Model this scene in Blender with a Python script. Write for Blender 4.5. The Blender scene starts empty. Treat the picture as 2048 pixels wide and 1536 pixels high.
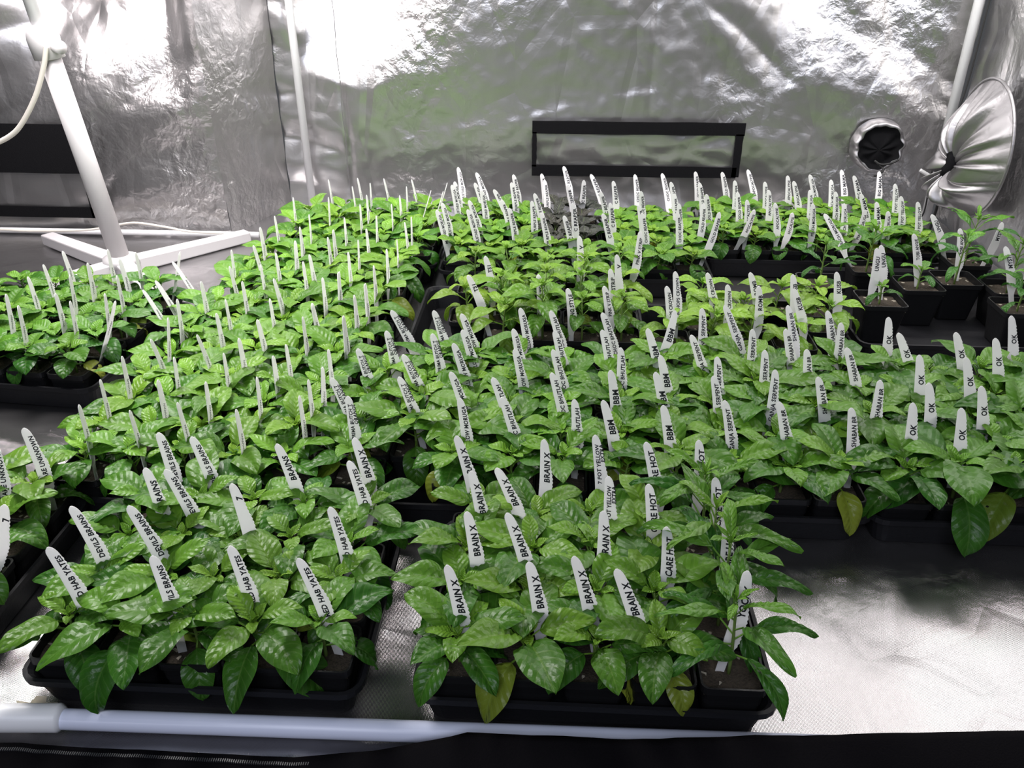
import bpy, bmesh, math, random
from mathutils import Vector, Matrix, noise
import numpy as np
S=bpy.context.scene; C=S.collection
PI=math.pi
# ---------------------------------------------------------------- camera
F=1657.; CX,CY=1024.,768.; H=.86
pit,yaw=math.radians(29),math.radians(3.2)
FW=Vector((-math.sin(yaw)*math.cos(pit),math.cos(yaw)*math.cos(pit),-math.sin(pit)))
RT=FW.cross(Vector((0,0,1))).normalized(); UP=RT.cross(FW)
cam=bpy.data.cameras.new('camera'); co=bpy.data.objects.new('camera',cam); C.objects.link(co)
cam.sensor_fit='HORIZONTAL'; cam.sensor_width=36; cam.lens=36*F/2048; cam.clip_start=.02
co.matrix_world=Matrix(((RT.x,UP.x,-FW.x,0),(RT.y,UP.y,-FW.y,0),(RT.z,UP.z,-FW.z,H),(0,0,0,1)))
S.camera=co
def ray(x,y): return FW+RT*((x-CX)/F)-UP*((y-CY)/F)
def at(x,y,z):
    d=ray(x,y); return Vector((0,0,H))+d*((z-H)/d.z)
def atY(x,y,Y):
    d=ray(x,y); return Vector((0,0,H))+d*(Y/d.y)
def proj(p):
    d=Vector(p)-Vector((0,0,H)); k=d.dot(FW); return CX+F*d.dot(RT)/k, CY-F*d.dot(UP)/k
# ---------------------------------------------------------------- world, lights, exposure
w=bpy.data.worlds.new('world'); S.world=w; w.use_nodes=True
w.node_tree.nodes['Background'].inputs[0].default_value=(.78,.8,.86,1)
w.node_tree.nodes['Background'].inputs[1].default_value=.09
S.view_settings.view_transform='Standard'; S.view_settings.look='None'
S.view_settings.exposure=-0.08; S.view_settings.gamma=1; S.view_settings.use_curve_mapping=False
def area(x,y,z,sx,sy,e,col=(1,.965,.95),rx=0,ry=0):
    l=bpy.data.lights.new('grow_fill_or_daylight','AREA'); l.shape='RECTANGLE'; l.size=sx; l.size_y=sy; l.energy=e; l.color=col
    o=bpy.data.objects.new('grow_fill_or_daylight',l); C.objects.link(o); o.location=(x,y,z); o.rotation_euler=(rx,ry,0)
area(-.95,1.60,1.20,.34,.8,31)
area(.16,2.30,1.22,.5,.3,11)
area(.90,1.88,1.30,.45,.7,10)
area(-.72,2.45,.95,.7,.10,9,(1,.93,.94))  # added strip near the wall for highlights on the upper left foil
area(-1.30,2.22,.84,.5,.10,7,(1,.91,.92))  # added strip above the view, brightens the top of the left wall
area(.95,2.42,1.05,.5,.10,6)  # added strip for highlights on the right part of the back wall
area(-.2,-1.1,2.0,1.6,.8,36,(.82,.86,1.0),math.radians(50))  # unseen bluish room daylight from behind the camera, not a grow lamp
# ---------------------------------------------------------------- materials
def nm(name):
    m=bpy.data.materials.new(name); m.use_nodes=True; nt=m.node_tree
    return m,nt,nt.nodes['Principled BSDF']
def simple(name,col,rough=.5,metal=0,spec=.5,bump=0,bscale=200):
    m,nt,b=nm(name); b.inputs['Base Color'].default_value=(*col,1); b.inputs['Roughness'].default_value=rough
    b.inputs['Metallic'].default_value=metal; b.inputs['Specular IOR Level'].default_value=spec
    if bump:
        tc=nt.nodes.new('ShaderNodeTexCoord'); n=nt.nodes.new('ShaderNodeTexNoise'); n.inputs['Scale'].default_value=bscale
        bp=nt.nodes.new('ShaderNodeBump'); bp.inputs['Strength'].default_value=bump; bp.inputs['Distance'].default_value=.002
        nt.links.new(tc.outputs['Object'],n.inputs['Vector']); nt.links.new(n.outputs[0],bp.inputs['Height']); nt.links.new(bp.outputs[0],b.inputs['Normal'])
    return m
MPOT=simple('black_plastic_pot',(.010,.010,.011),.42,spec=.3,bump=.15)
MTRAY=simple('black_plastic_tray',(.010,.010,.012),.5,spec=.22,bump=.15)
MBLK=simple('black_velcro',(.006,.006,.007),.9,spec=.1,bump=.5,bscale=600)
MLIP=simple('black_canvas',(.005,.0045,.0055),.9,spec=.04,bump=.4,bscale=500)
MTAG=simple('white_tag_plastic',(.95,.94,.95),.45,spec=.4)
_nt=MTAG.node_tree; _t=_nt.nodes.new('ShaderNodeBsdfTranslucent'); _t.inputs[0].default_value=(.96,.95,.95,1); _m=_nt.nodes.new('ShaderNodeMixShader'); _m.inputs[0].default_value=.55
_nt.links.new(_nt.nodes['Principled BSDF'].outputs[0],_m.inputs[1]); _nt.links.new(_t.outputs[0],_m.inputs[2]); _nt.links.new(_m.outputs[0],_nt.nodes['Material Output'].inputs[0])
MINK=simple('black_marker_ink',(.01,.01,.018),.5)
MPOLE=simple('white_painted_metal',(.70,.70,.71),.3,spec=.5)
MSTAND=simple('white_stand_plastic',(.55,.53,.535),.45)
MCABLE=simple('white_cable_plastic',(.66,.62,.56),.5)
MBCORD=simple('black_cord',(.01,.01,.01),.6)
MBLUE=simple('daylight_tinted_bar',(.74,.78,.95),.35)  # white bar with the bluish daylight put into its base colour
def foil(name,base,rough,scale,strength,weave=0,dist=.01,crush=1.0,stretch=(1,1,1),rot=(0,0,0)):
    m,nt,b=nm(name); N=nt.nodes.new; L=nt.links.new
    def M(op,a,b_=None):
        n=N('ShaderNodeMath'); n.operation=op
        for i,v in enumerate((a,b_)):
            if v is None: continue
            if isinstance(v,(int,float)): n.inputs[i].default_value=v
            else: L(v,n.inputs[i])
        return n.outputs[0]
    tc=N('ShaderNodeTexCoord'); mp=N('ShaderNodeMapping'); mp.inputs['Rotation'].default_value=rot; mp.inputs['Scale'].default_value=stretch
    L(tc.outputs['Object'],mp.inputs['Vector'])
    def noi(sc,det,typ='FBM',dis=0,src=mp,ro=.5):
        n=N('ShaderNodeTexNoise'); n.noise_type=typ; n.inputs['Scale'].default_value=sc; n.inputs['Detail'].default_value=det; n.inputs['Distortion'].default_value=dis; n.inputs['Roughness'].default_value=ro
        L(src.outputs[0] if src is mp else src.outputs['Object'],n.inputs['Vector']); return n.outputs[0]
    rd=noi(scale,3.5,'RIDGED_MULTIFRACTAL',.6,ro=.45)
    soft=noi(scale*.8,2.0,dis=.5)
    fine=noi(scale*11,5,'FBM',.3,tc)
    pat=noi(scale*.55,2,src=tc)
    pm=N('ShaderNodeMapRange'); pm.inputs[1].default_value=.47; pm.inputs[2].default_value=.66; L(pat,pm.inputs[0])
    pm.inputs[3].default_value=0
    v=N('ShaderNodeTexVoronoi'); v.feature='DISTANCE_TO_EDGE'; v.inputs['Scale'].default_value=scale*2.2; L(mp.outputs[0],v.inputs['Vector'])
    ve=M('MINIMUM',v.outputs['Distance'],.12)
    h=M('ADD',M('MULTIPLY',rd,.13),M('MULTIPLY',soft,1.1))
    h=M('ADD',h,M('MULTIPLY',ve,.7*crush))
    h=M('ADD',h,M('MULTIPLY',M('MULTIPLY',fine,M('ADD',pm.outputs[0],.12)),.42*crush))
    if weave:
        wv=N('ShaderNodeTexWave'); wv.inputs['Scale'].default_value=weave; L(tc.outputs['Object'],wv.inputs['Vector'])
        h=M('ADD',h,M('MULTIPLY',wv.outputs['Color'],.02))
    bp=N('ShaderNodeBump'); bp.inputs['Strength'].default_value=strength; bp.inputs['Distance'].default_value=dist
    L(h,bp.inputs['Height']); L(bp.outputs[0],b.inputs['Normal'])
    b.inputs['Base Color'].default_value=(*base,1); b.inputs['Metallic'].default_value=.93; b.inputs['Roughness'].default_value=rough
    return m
MFOIL=foil('crinkled_reflective_foil',(.54,.53,.53),.29,2.6,1.0,dist=.022,rot=(0,.6,0),stretch=(1,1,.55))
MFOILR=foil('folded_reflective_foil',(.62,.61,.61),.28,2.6,1.0,dist=.022)
MFLOOR=foil('reflective_floor_foil',(.38,.37,.375),.25,4.0,.7,weave=180,dist=.010,crush=.6)
MSLEEVE=foil('grey_silver_cloth',(.36,.35,.36),.42,9,.5,dist=.006)
# leaf: UV gives veins, colour attribute 'age' (r=young, g=yellowing), obj.color tints per plant
def leafmat(name,dark,mid,young,yel,rough=.34):
    m,nt,b=nm(name); N=nt.nodes.new; L=nt.links.new
    at_=N('ShaderNodeAttribute'); at_.attribute_name='age'
    sp=N('ShaderNodeSeparateColor'); L(at_.outputs['Color'],sp.inputs[0])
    uv=N('ShaderNodeUVMap'); sx=N('ShaderNodeSeparateXYZ'); L(uv.outputs[0],sx.inputs[0])
    def M(op,a,b_=None,c=None):
        n=N('ShaderNodeMath'); n.operation=op
        for i,v in enumerate((a,b_,c)):
            if v is None: continue
            if isinstance(v,(int,float)): n.inputs[i].default_value=v
            else: L(v,n.inputs[i])
        return n.outputs[0]
    au=M('ABSOLUTE',sx.outputs[0])
    mid_v=M('LESS_THAN',au,.045)
    ph=M('MULTIPLY',M('SUBTRACT',sx.outputs[1],M('MULTIPLY',au,.22)),7.5)
    fr=M('ABSOLUTE',M('SUBTRACT',M('FRACT',ph),.5))
    lat=M('MULTIPLY',M('LESS_THAN',fr,.055),.6)
    vein=M('MAXIMUM',mid_v,lat)
    no=N('ShaderNodeTexNoise'); no.inputs['Scale'].default_value=30; tc=N('ShaderNodeTexCoord'); L(tc.outputs['Object'],no.inputs['Vector'])
    def mixc(f,a,b_):
        n=N('ShaderNodeMix'); n.data_type='RGBA'
        if isinstance(f,(int,float)): n.inputs[0].default_value=f
        else: L(f,n.inputs[0])
        for i,v in((6,a),(7,b_)):
            if isinstance(v,tuple): n.inputs[i].default_value=(*v,1)
            else: L(v,n.inputs[i])
        return n.outputs[2]
    c=mixc(no.outputs[0],dark,mid); c=mixc(sp.outputs[0],c,young); c=mixc(sp.outputs[1],c,yel)
    vc=mixc(.4,c,(.26,.38,.10)); c=mixc(M('MULTIPLY',vein,.55),c,vc)
    oi=N('ShaderNodeObjectInfo'); mu=N('ShaderNodeMix'); mu.data_type='RGBA'; mu.blend_type='MULTIPLY'; mu.inputs[0].default_value=1
    L(c,mu.inputs[6]); L(oi.outputs['Color'],mu.inputs[7]); c=mu.outputs[2]
    L(c,b.inputs['Base Color']); b.inputs['Roughness'].default_value=rough; b.inputs['Specular IOR Level'].default_value=.32
    # quilting between the veins
    q=M('SUBTRACT',M('MULTIPLY',fr,-1.0),M('MULTIPLY',mid_v,.6))
    n2=N('ShaderNodeTexNoise'); n2.inputs['Scale'].default_value=160; L(tc.outputs['Object'],n2.inputs['Vector'])
    hq=M('ADD',q,M('MULTIPLY',n2.outputs[0],.5))
    bp=N('ShaderNodeBump'); bp.inputs['Strength'].default_value=.55; bp.inputs['Distance'].default_value=.0022; L(hq,bp.inputs['Height']); L(bp.outputs[0],b.inputs['Normal'])
    tr=N('ShaderNodeBsdfTranslucent'); tm=mixc(.5,c,(.35,.62,.05)); mt=N('ShaderNodeMix'); 
    L(c,tr.inputs['Color']); L(bp.outputs[0],tr.inputs['Normal'])
    ms=N('ShaderNodeMixShader'); ms.inputs[0].default_value=.24
    nt.nodes.remove(mt)
    L(b.outputs[0],ms.inputs[1]); L(tr.outputs[0],ms.inputs[2]); L(ms.outputs[0],nt.nodes['Material Output'].inputs[0])
    return m
MLEAF=leafmat('pepper_leaf',(.016,.080,.009),(.050,.180,.016),(.21,.41,.035),(.40,.42,.05))
MDARK=leafmat('purple_black_leaf',(.020,.020,.018),(.035,.038,.030),(.07,.07,.06),(.1,.1,.05))
MSTEM=simple('green_stem',(.14,.22,.05),.5)
def soilmat():
    m,nt,b=nm('potting_soil'); N=nt.nodes.new; L=nt.links.new
    tc=N('ShaderNodeTexCoord'); n=N('ShaderNodeTexNoise'); n.inputs['Scale'].default_value=260; n.inputs['Detail'].default_value=6
    v=N('ShaderNodeTexVoronoi'); v.inputs['Scale'].default_value=150
    L(tc.outputs['Object'],n.inputs['Vector']); L(tc.outputs['Object'],v.inputs['Vector'])
    cr=N('ShaderNodeValToRGB'); cr.color_ramp.elements[0].color=(.008,.006,.004,1); cr.color_ramp.elements[1].color=(.075,.055,.035,1); L(n.outputs[0],cr.inputs[0])
    sp=N('ShaderNodeSeparateColor'); L(v.outputs['Color'],sp.inputs[0])
    g=N('ShaderNodeMath'); g.operation='GREATER_THAN'; g.inputs[1].default_value=.95; L(sp.outputs[0],g.inputs[0])
    mx=N('ShaderNodeMix'); mx.data_type='RGBA'; mx.inputs[7].default_value=(.38,.34,.27,1); L(g.outputs[0],mx.inputs[0]); L(cr.outputs[0],mx.inputs[6]); L(mx.outputs[2],b.inputs['Base Color'])
    bp=N('ShaderNodeBump'); bp.inputs['Distance'].default_value=.004; L(n.outputs[0],bp.inputs['Height']); L(bp.outputs[0],b.inputs['Normal']); b.inputs['Roughness'].default_value=.9
    return m
MSOIL=soilmat()
# ---------------------------------------------------------------- helpers
def mesh(name,V,Fc,mat,smooth=False):
    me=bpy.data.meshes.new(name); me.from_pydata([tuple(v) for v in V],[],Fc); me.materials.append(mat)
    if smooth: me.polygons.foreach_set('use_smooth',[True]*len(me.polygons))
    me.update(); return me
def link(name,me,parent=None,loc=None,**kw):
    o=bpy.data.objects.new(name,me); C.objects.link(o)
    if parent: o.parent=parent
    if loc is not None: o.location=loc
    for k,v in kw.items(): o[k]=v
    return o
def empty(name,loc,**kw):
    o=bpy.data.objects.new(name,None); C.objects.link(o); o.location=loc; o.empty_display_size=.03
    for k,v in kw.items(): o[k]=v
    return o
class MB:
    def __init__(s): s.V=[]; s.F=[]
    def add(s,V,Fc):
        n=len(s.V); s.V+=[tuple(v) for v in V]; s.F+=[[i+n for i in f] for f in Fc]; return s
    def box(s,a,b):
        x0,y0,z0=a;x1,y1,z1=b
        return s.add([(x0,y0,z0),(x1,y0,z0),(x1,y1,z0),(x0,y1,z0),(x0,y0,z1),(x1,y0,z1),(x1,y1,z1),(x0,y1,z1)],
          [[0,3,2,1],[4,5,6,7],[0,1,5,4],[1,2,6,5],[2,3,7,6],[3,0,4,7]])
    def tube(s,pts,rad,n=12,cap=True):
        pts=[Vector(p) for p in pts]; R=[rad]*len(pts) if isinstance(rad,(int,float)) else rad
        V=[];Fc=[]; prev=None
        for i,p in enumerate(pts):
            t=(pts[min(i+1,len(pts)-1)]-pts[max(i-1,0)]).normalized()
            if prev is None: a=t.orthogonal().normalized()
            else: a=(prev-t*prev.dot(t)).normalized()
            prev=a; b=t.cross(a)
            for k in range(n): V.append(p+(a*math.cos(2*PI*k/n)+b*math.sin(2*PI*k/n))*R[i])
        for i in range(len(pts)-1):
            for k in range(n): Fc.append([i*n+k,i*n+(k+1)%n,(i+1)*n+(k+1)%n,(i+1)*n+k])
        if cap: Fc+= [list(range(n))[::-1],[(len(pts)-1)*n+k for k in range(n)]]
        return s.add(V,Fc)
    def me(s,name,mat,smooth=True):
        m=mesh(name,s.V,s.F,mat,smooth)
        return m
def rrect(hx,hy,r,n=4):
    P=[]
    for cx,cy,a0 in((hx-r,hy-r,0),(-hx+r,hy-r,PI/2),(-hx+r,-hy+r,PI),(hx-r,-hy+r,1.5*PI)):
        for k in range(n+1):
            a=a0+k*PI/2/n; P.append((cx+r*math.cos(a),cy+r*math.sin(a)))
    return P
def loft(levels,closed_bottom=True):
    """levels: list of (hx,hy,r,z)"""
    V=[];Fc=[]
    for hx,hy,r,z in levels: V+=[(x,y,z) for x,y in rrect(hx,hy,r)]
    n=20
    for i in range(len(levels)-1):
        for k in range(n): Fc.append([i*n+k,i*n+(k+1)%n,(i+1)*n+(k+1)%n,(i+1)*n+k])
    if closed_bottom: Fc.append(list(range(n))[::-1])
    return V,Fc
def curve_pts(P,n=10):
    P=[Vector(p) for p in P]; out=[]
    for i in range(len(P)-1):
        a=P[max(i-1,0)];b=P[i];c=P[i+1];d=P[min(i+2,len(P)-1)]
        for k in range(n):
            t=k/n; out.append(.5*((2*b)+(c-a)*t+(2*a-5*b+4*c-d)*t*t+(3*b-a-3*c+d)*t**3))
    out.append(P[-1]); return out
# ---------------------------------------------------------------- tent shell
def sheet(name,P0,U,Vv,nu,nv,fn,mat,thick=None):
    P0,U,Vv=Vector(P0),Vector(U),Vector(Vv); N=U.cross(Vv).normalized(); V=[];Fc=[]
    for j in range(nv+1):
        for i in range(nu+1):
            p=P0+U*(i/nu)+Vv*(j/nv); V.append(p+N*fn(p))
    for j in range(nv):
        for i in range(nu):
            a=j*(nu+1)+i; Fc.append([a,a+1,a+nu+2,a+nu+1])
    return link(name,mesh(name,V,Fc,mat,True),kind='structure')
def ridge(p,s,o):
    return 1-abs(noise.noise(p*s+Vector(o)))*2
def sst(a,b,x):
    t=max(0,min(1,(x-a)/(b-a))); return t*t*(3-2*t)
def tilt(p,z0,sl):
    z=min(p.z,.95)+.06*noise.noise(Vector((p.x*4,p.z*3,6))); return sl*max(0,z-z0)+.014*sst(z0-.1,z0+.1,z)*noise.noise(Vector((p.x*7,p.z*5,2)))
def wall_fn(p):
    d=.010*noise.noise(p*2.2+Vector((5,1,2)))
    # diagonal folds, stronger to the right
    k=min(1,max(0,(p.x+.1)/1.0))
    u=p.x*1.0+p.z*1.25
    q=Vector((u*3.2,p.z*.9-p.x*.7,3.3))
    d+=k*.020*(1-abs(noise.noise(q))*2)+k*.009*(1-abs(noise.noise(q*2.3))*2)
    kl=min(1,max(0,(-.5-p.x)/.5))
    q=Vector((p.x*2.0-p.z*2.,p.z*7+p.x*1.6,1.3)); d+=kl*.016*(1-abs(noise.noise(q))*2)
    # one long crease climbing to the right and square shipping creases
    c=p.z-(.17+.20*(p.x+.8)+.012*noise.noise(Vector((p.x*4,0,0)))); br=max(0,.25+noise.noise(Vector((p.x*6,2,0)))*1.6)*max(0,1-max(0,p.x)*1.2); d+=-.0028*br*math.exp(-(c/.008)**2)+.003*math.tanh(c/.03)*max(0,1-max(0,p.x))
    c=p.x-(-.715+.01*math.sin(p.z*9)); d+=.005*math.exp(-(c/.008)**2)
    c=p.x-.29; d+=.003*math.exp(-(c/.006)**2)
    d+=.0025*noise.noise(p*26)
    kk=sst(-.90,-.80,p.x)*(1-sst(-.62,-.30,p.x))
    d+=kk*tilt(p,.42,.30)+sst(.5,.8,p.x)*(1-sst(1.0,1.2,p.x))*tilt(p,.40,.22)
    return -d*.9
sheet('floor',(-3.2,.60,0),(4.47,0,0),(0,2.3,0),200,110,lambda p:.0035*(1-abs(noise.noise(p*4))*2)+.0015*noise.noise(p*17) - .004 ,MFLOOR)
WB=2.80; WL=2.475; XR=1.265
sheet('wall_back',(-.93,WB,-.01),(XR+.93,0,0),(0,0,1.95),260,220,wall_fn,MFOIL)
def lw(p):
    q=Vector((p.x*2.5+p.z,p.z*6-p.x*2.2,7.7)); return -sst(-1.75,-1.45,p.x)*(1-sst(-1.16,-1.05,p.x))*tilt(p,.36,.33)-(.014*(1-abs(noise.noise(q))*2)+.006*noise.noise(p*5)+.002*noise.noise(p*24))
sheet('wall_left_front',(-3.2,WL,-.01),(3.2-1.03,0,0),(0,0,1.95),190,150,lw,MFOIL)
sheet('wall_left_return',(-1.03,WL,-.01),(.10,WB-WL,0),(0,0,1.95),30,150,lambda p:-.008*noise.noise(p*5)-.0015*noise.noise(p*24),MFOIL)
def rw(p):
    q=Vector((p.z*1.6+1,p.y*5+p.z*2.4,4.7)); return -(.022*(1-abs(noise.noise(q))*2)+.006*noise.noise(p*7))
sheet('wall_right',(XR,WB,-.01),(0,-2.2,0),(0,0,1.95),170,150,rw,MFOILR)
# ---- vent windows: velcro frames with foil inside
def frame_piece(parent,name,x0,x1,z0,z1,Y,mat=MBLK,t=.006,rag=.0015,n=24):
    V=[];Fc=[]
    # cloth band with slightly wavy edges
    hor=(x1-x0)>(z1-z0)
    for i in range(n+1):
        a=i/n
        for s in(0,1):
            r=rag*noise.noise(Vector((a*6,s*5+x0*3,z0*7)))
            x,z=(x0+(x1-x0)*a,(z0,z1)[s]+r) if hor else ((x0,x1)[s]+r,z0+(z1-z0)*a)
            V+=[(x,Y,z),(x,Y-t,z)]
    for i in range(n):
        b=i*4; c=b+4
        Fc+=[[b,c,c+1,b+1],[b+1,c+1,c+3,b+3],[b+3,c+3,c+2,b+2],[b+2,c+2,c,b]]
    Fc+=[[0,1,3,2],[n*4,n*4+2,n*4+3,n*4+1]]
    return link(name,mesh(name,V,Fc,mat,False),parent)
WY=WB-.028
win=empty('window_1',(.26,WY,.11),kind='structure')
def rel(o,par):
    o.matrix_parent_inverse=Matrix.Translation(-par.location)
def inset(par,x0,x1,z0,z1,Y):
    V=[];Fc=[];nu,nv=60,20
    for j in range(nv+1):
        for i in range(nu+1):
            x=x0+(x1-x0)*i/nu;z=z0+(z1-z0)*j/nv
            V.append((x,Y-.002-.004*noise.noise(Vector((x*14,z*22,3)))-.003*(1-abs(noise.noise(Vector((x*7,z*16,9))))*2),z))
    for j in range(nv):
        for i in range(nu): a=j*(nu+1)+i; Fc.append([a,a+1,a+nu+2,a+nu+1])
    o=link('foil_flap',mesh('foil_flap',V,Fc,MFOIL,True),par); rel(o,par)
a=atY(1065,240,WY);b=atY(1493,240,WY);c=atY(1480,355,WY)
x0,x1,z1,z0=a.x,b.x-.002,a.z,c.z
inset(win,x0+.01,x1-.02,z0+.02,z1-.02,WY+.006)
for n_,q in(('velcro_border',(x0,x1,z1-.040,z1)),('velcro_border',(x0,x1-.012,z0,z0+.036)),('velcro_border',(x0,x0+.015,z0+.03,z1-.035)),('velcro_border',(x1-.027,x1-.003,z0+.004,z1-.035))):
    o=frame_piece(win,n_,*q,WY-.008); rel(o,win)
LY=WL-.022
win=empty('window_2',(-1.9,LY,.06),kind='structure')
zt=atY(100,247,LY).z; zb=atY(100,345,LY).z; z3=atY(100,411,LY).z; z4=atY(100,432,LY).z; xr=atY(150,247,LY).x
inset(win,-2.25,xr-.01,z4+.01,zt-.02,LY)
for n_,q in(('velcro_border',(-2.28,xr+.01,zb,zt)),('velcro_border',(-2.28,xr,z4,z3)),('velcro_border',(xr-.012,xr+.008,z4,zb+.01))):
    o=frame_piece(win,n_,*q,LY-.006); rel(o,win)
# seams
for i,(x,Y) in enumerate(((-.945,WB-.03),(-.715,WB-.012))):
    m=MB(); m.tube([(x+.002*math.sin(k*1.7),Y,-.0+k*.05) for k in range(40)],.0016,6)
    link('trim_%d'%(i+1),m.me('trim',MSLEEVE),kind='structure')
# ---------------------------------------------------------------- poles and bars
m=MB(); m.tube([(-.842,WB-.045,0),(-.842,WB-.045,1.9)],.0125,20)
p1=link('tent_pole',m.me('tent_pole',MPOLE),label='white vertical tent pole left of the black framed window',category='tent pole')
m=MB(); m.tube([(1.225,WB-.045,0),(1.225,WB-.045,1.9)],.0145,20)
p2=link('tent_pole',m.me('tent_pole',MPOLE),label='white vertical tent pole in the right corner beside the silver duct sleeve',category='tent pole')
m=MB(); m.tube([(-3.1,WL-.03,.012),(-.93,WL-.03,.012)],.0085,16)
link('floor_bar',m.me('floor_bar',MPOLE),label='thin white tent bar on the floor along the left wall foot',category='tent pole')
e=empty('front_bar',(-.3,.645,.004),label='blurred white and bluish tent bar on the floor along the front edge',category='tent pole')
m=MB(); m.tube([(-1.4,.639,.017),(.6,.668,.017)],.0125,20); o=link('bar',m.me('bar',MBLUE),e); rel(o,e)
m=MB(); m.tube([(-.80,.6375,.02),(-.795,.6378,.02),(-.585,.650,.02),(-.58,.650,.02)],[.012,.017,.017,.012],20); o=link('bar_connector',m.me('bar_connector',simple('white_connector',(.9,.9,.92),.4)),e); rel(o,e); o['label']='bright white bar connector'
# front lip of the tent door: black canvas with a zip
V=[];Fc=[];nx=160
prof=[(0,.0),(.004,.012),(.0,.020),(-.012,.021),(-.06,.014),(-.16,.006),(-.3,.0)]
for i in range(nx+1):
    x=-1.5+i*2.9/nx
    lipY=.612+.016*max(0,min(1,(x+.30)/.22))**1.5+.08*max(0,x-.08) +.0025*noise.noise(Vector((x*14,0,0)))+.0015*noise.noise(Vector((x*40,3,0)))
    hz=1+1.9*max(0,min(1,(x+.30)/.22))**1.5
    for dy,z in prof: V.append((x,lipY+dy,z*hz+ (.002*noise.noise(Vector((x*9,dy*30,1))) if z>.001 else 0)))
k=len(prof)
for i in range(nx):
    for j in range(k-1): a=i*k+j; Fc.append([a,a+k,a+k+1,a+1])
lip=link('door_1',mesh('door_1',V,Fc,MLIP,True),kind='structure')
m=MB()
for i in range(330):
    x=-.72+i*.0026
    if x>.05: break
    lipY=.612+.016*max(0,min(1,(x+.30)/.22))**1.5+.08*max(0,x-.08)+.0025*noise.noise(Vector((x*14,0,0)))+.0015*noise.noise(Vector((x*40,3,0)))
    m.box((x,lipY-.012,.0195),(x+.0013,lipY-.008,.0225))
o=link('zip',m.me('zip',simple('zip_teeth',(.05,.05,.055),.4),False),lip)
# ---------------------------------------------------------------- fan stand
sb=Vector((-1.215,2.13,0))
st=empty('fan_stand',sb,label='white plastic fan stand with a collar, standing on crossed feet at left',category='fan stand')
def flatbar(m,a,b,w,h):
    a,b=Vector(a),Vector(b); d=(b-a).normalized(); s=Vector((-d.y,d.x,0))*w/2
    V=[a-s,a+s,b+s*.8,b-s*.8]; V=[Vector((v.x,v.y,.002)) for v in V]+[Vector((v.x,v.y,h if i<2 else h*.8)) for i,v in enumerate(V)]
    m.add(V,[[3,2,1,0],[4,5,6,7],[0,1,5,4],[1,2,6,5],[2,3,7,6],[3,0,4,7]])
for pa in((-1.56,2.36),(-.955,2.42),(-1.38,1.95),(-1.05,1.95)):
    m=MB(); flatbar(m,(sb.x,sb.y,0),(pa[0],pa[1],0),.05,.042); o=link('foot',m.me('foot',MSTAND,False),st); rel(o,st)
    bv=o.modifiers.new('b','BEVEL'); bv.width=.004; bv.segments=2
m=MB(); m.tube([(sb.x,sb.y,.03),(sb.x,sb.y,.05),(sb.x,sb.y,.056)],[.05,.045,.03],28); o=link('hub',m.me('hub',MSTAND),st); rel(o,st)
tp=Vector((-1.262,2.11,.60))
m=MB(); m.tube([(sb.x,sb.y,.05),tp],.0255,28); o=link('lower_pole',m.me('lower_pole',MSTAND),st); rel(o,st)
d=(tp-Vector((sb.x,sb.y,.05))).normalized()
m=MB(); m.tube([tp-d*.03,tp-d*.028,tp+d*.02,tp+d*.035,tp+d*.05],[.028,.036,.038,.034,.022],28); m.tube([tp+Vector((.02,-.01,.0)),tp+Vector((.052,-.025,.0))],[.012,.016],16)
o=link('height_collar',m.me('height_collar',MSTAND),st); rel(o,st)
m=MB(); m.tube([tp,tp+d*.9],.0155,24); o=link('upper_pole',m.me('upper_pole',MPOLE),st); rel(o,st)
P=[atY(x,y,2.07) for x,y in((92,92),(88,130),(72,190),(45,245),(20,272),(-20,290),(-80,300))]
m=MB(); m.tube(curve_pts(P,8),.0062,10); link('power_cable',m.me('power_cable',MCABLE),label='cream cable curving down from the collar of the fan stand',category='cable')
P=[at(x,y,.02) for x,y in((-60,459),(0,459),(60,462),(150,461),(200,457))]+[at(x,y,.02) for x,y in((240,450),(275,447),(330,455),(380,464),(440,466))]
P=[Vector((p.x,min(p.y,WL-.03),.028)) if i<4 or i>7 else Vector((p.x,min(p.y,WL-.03),.028)) for i,p in enumerate(P)]
P=[Vector((atY(x,y,WL-.05).x,WL-.05,max(.006,atY(x,y,WL-.05).z))) for x,y in((-60,459),(0,459),(60,462),(150,461),(200,457),(240,449),(275,446),(330,454),(380,463),(460,467))]
m=MB(); m.tube(curve_pts(P,6),.0038,8); link('floor_cable',m.me('floor_cable',MCABLE),label='thin cream cable lying along the wall foot behind the fan stand',category='cable')
# ---------------------------------------------------------------- duct ports
def lathe(parent,name,c,ax,u,v,rings,n,mat,pleat=None):
    V=[];Fc=[]
    for (r,h,dx,dy,pa) in rings:
        for k in range(n):
            a=2*PI*k/n; rr=r*(1+pa*(math.sin(a*7+2*math.sin(a*2))+.4*math.sin(a*13+1))*.6)
            V.append(c+u*(rr*math.cos(a)+dx)+v*(rr*math.sin(a)*1.0+dy)+ax*(h+pa*r*.7*math.sin(a*7+2*math.sin(a*2))))
    for i in range(len(rings)-1):
        for k in range(n): Fc.append([i*n+k,i*n+(k+1)%n,(i+1)*n+(k+1)%n,(i+1)*n+k])
    o=link(name,mesh(name,V,Fc,mat,True),parent)
    if parent: rel(o,parent)
    return o
pc=atY(1762,296,WB-.06)
e=empty('duct_port',Vector((pc.x,WB-.03,pc.z-.09)),label='open black duct hole with ruffled silver collar low on the back wall',category='duct port')
ax=Vector((0,-1,0));U=Vector((1,0,0));V_=Vector((0,0,1))
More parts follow.
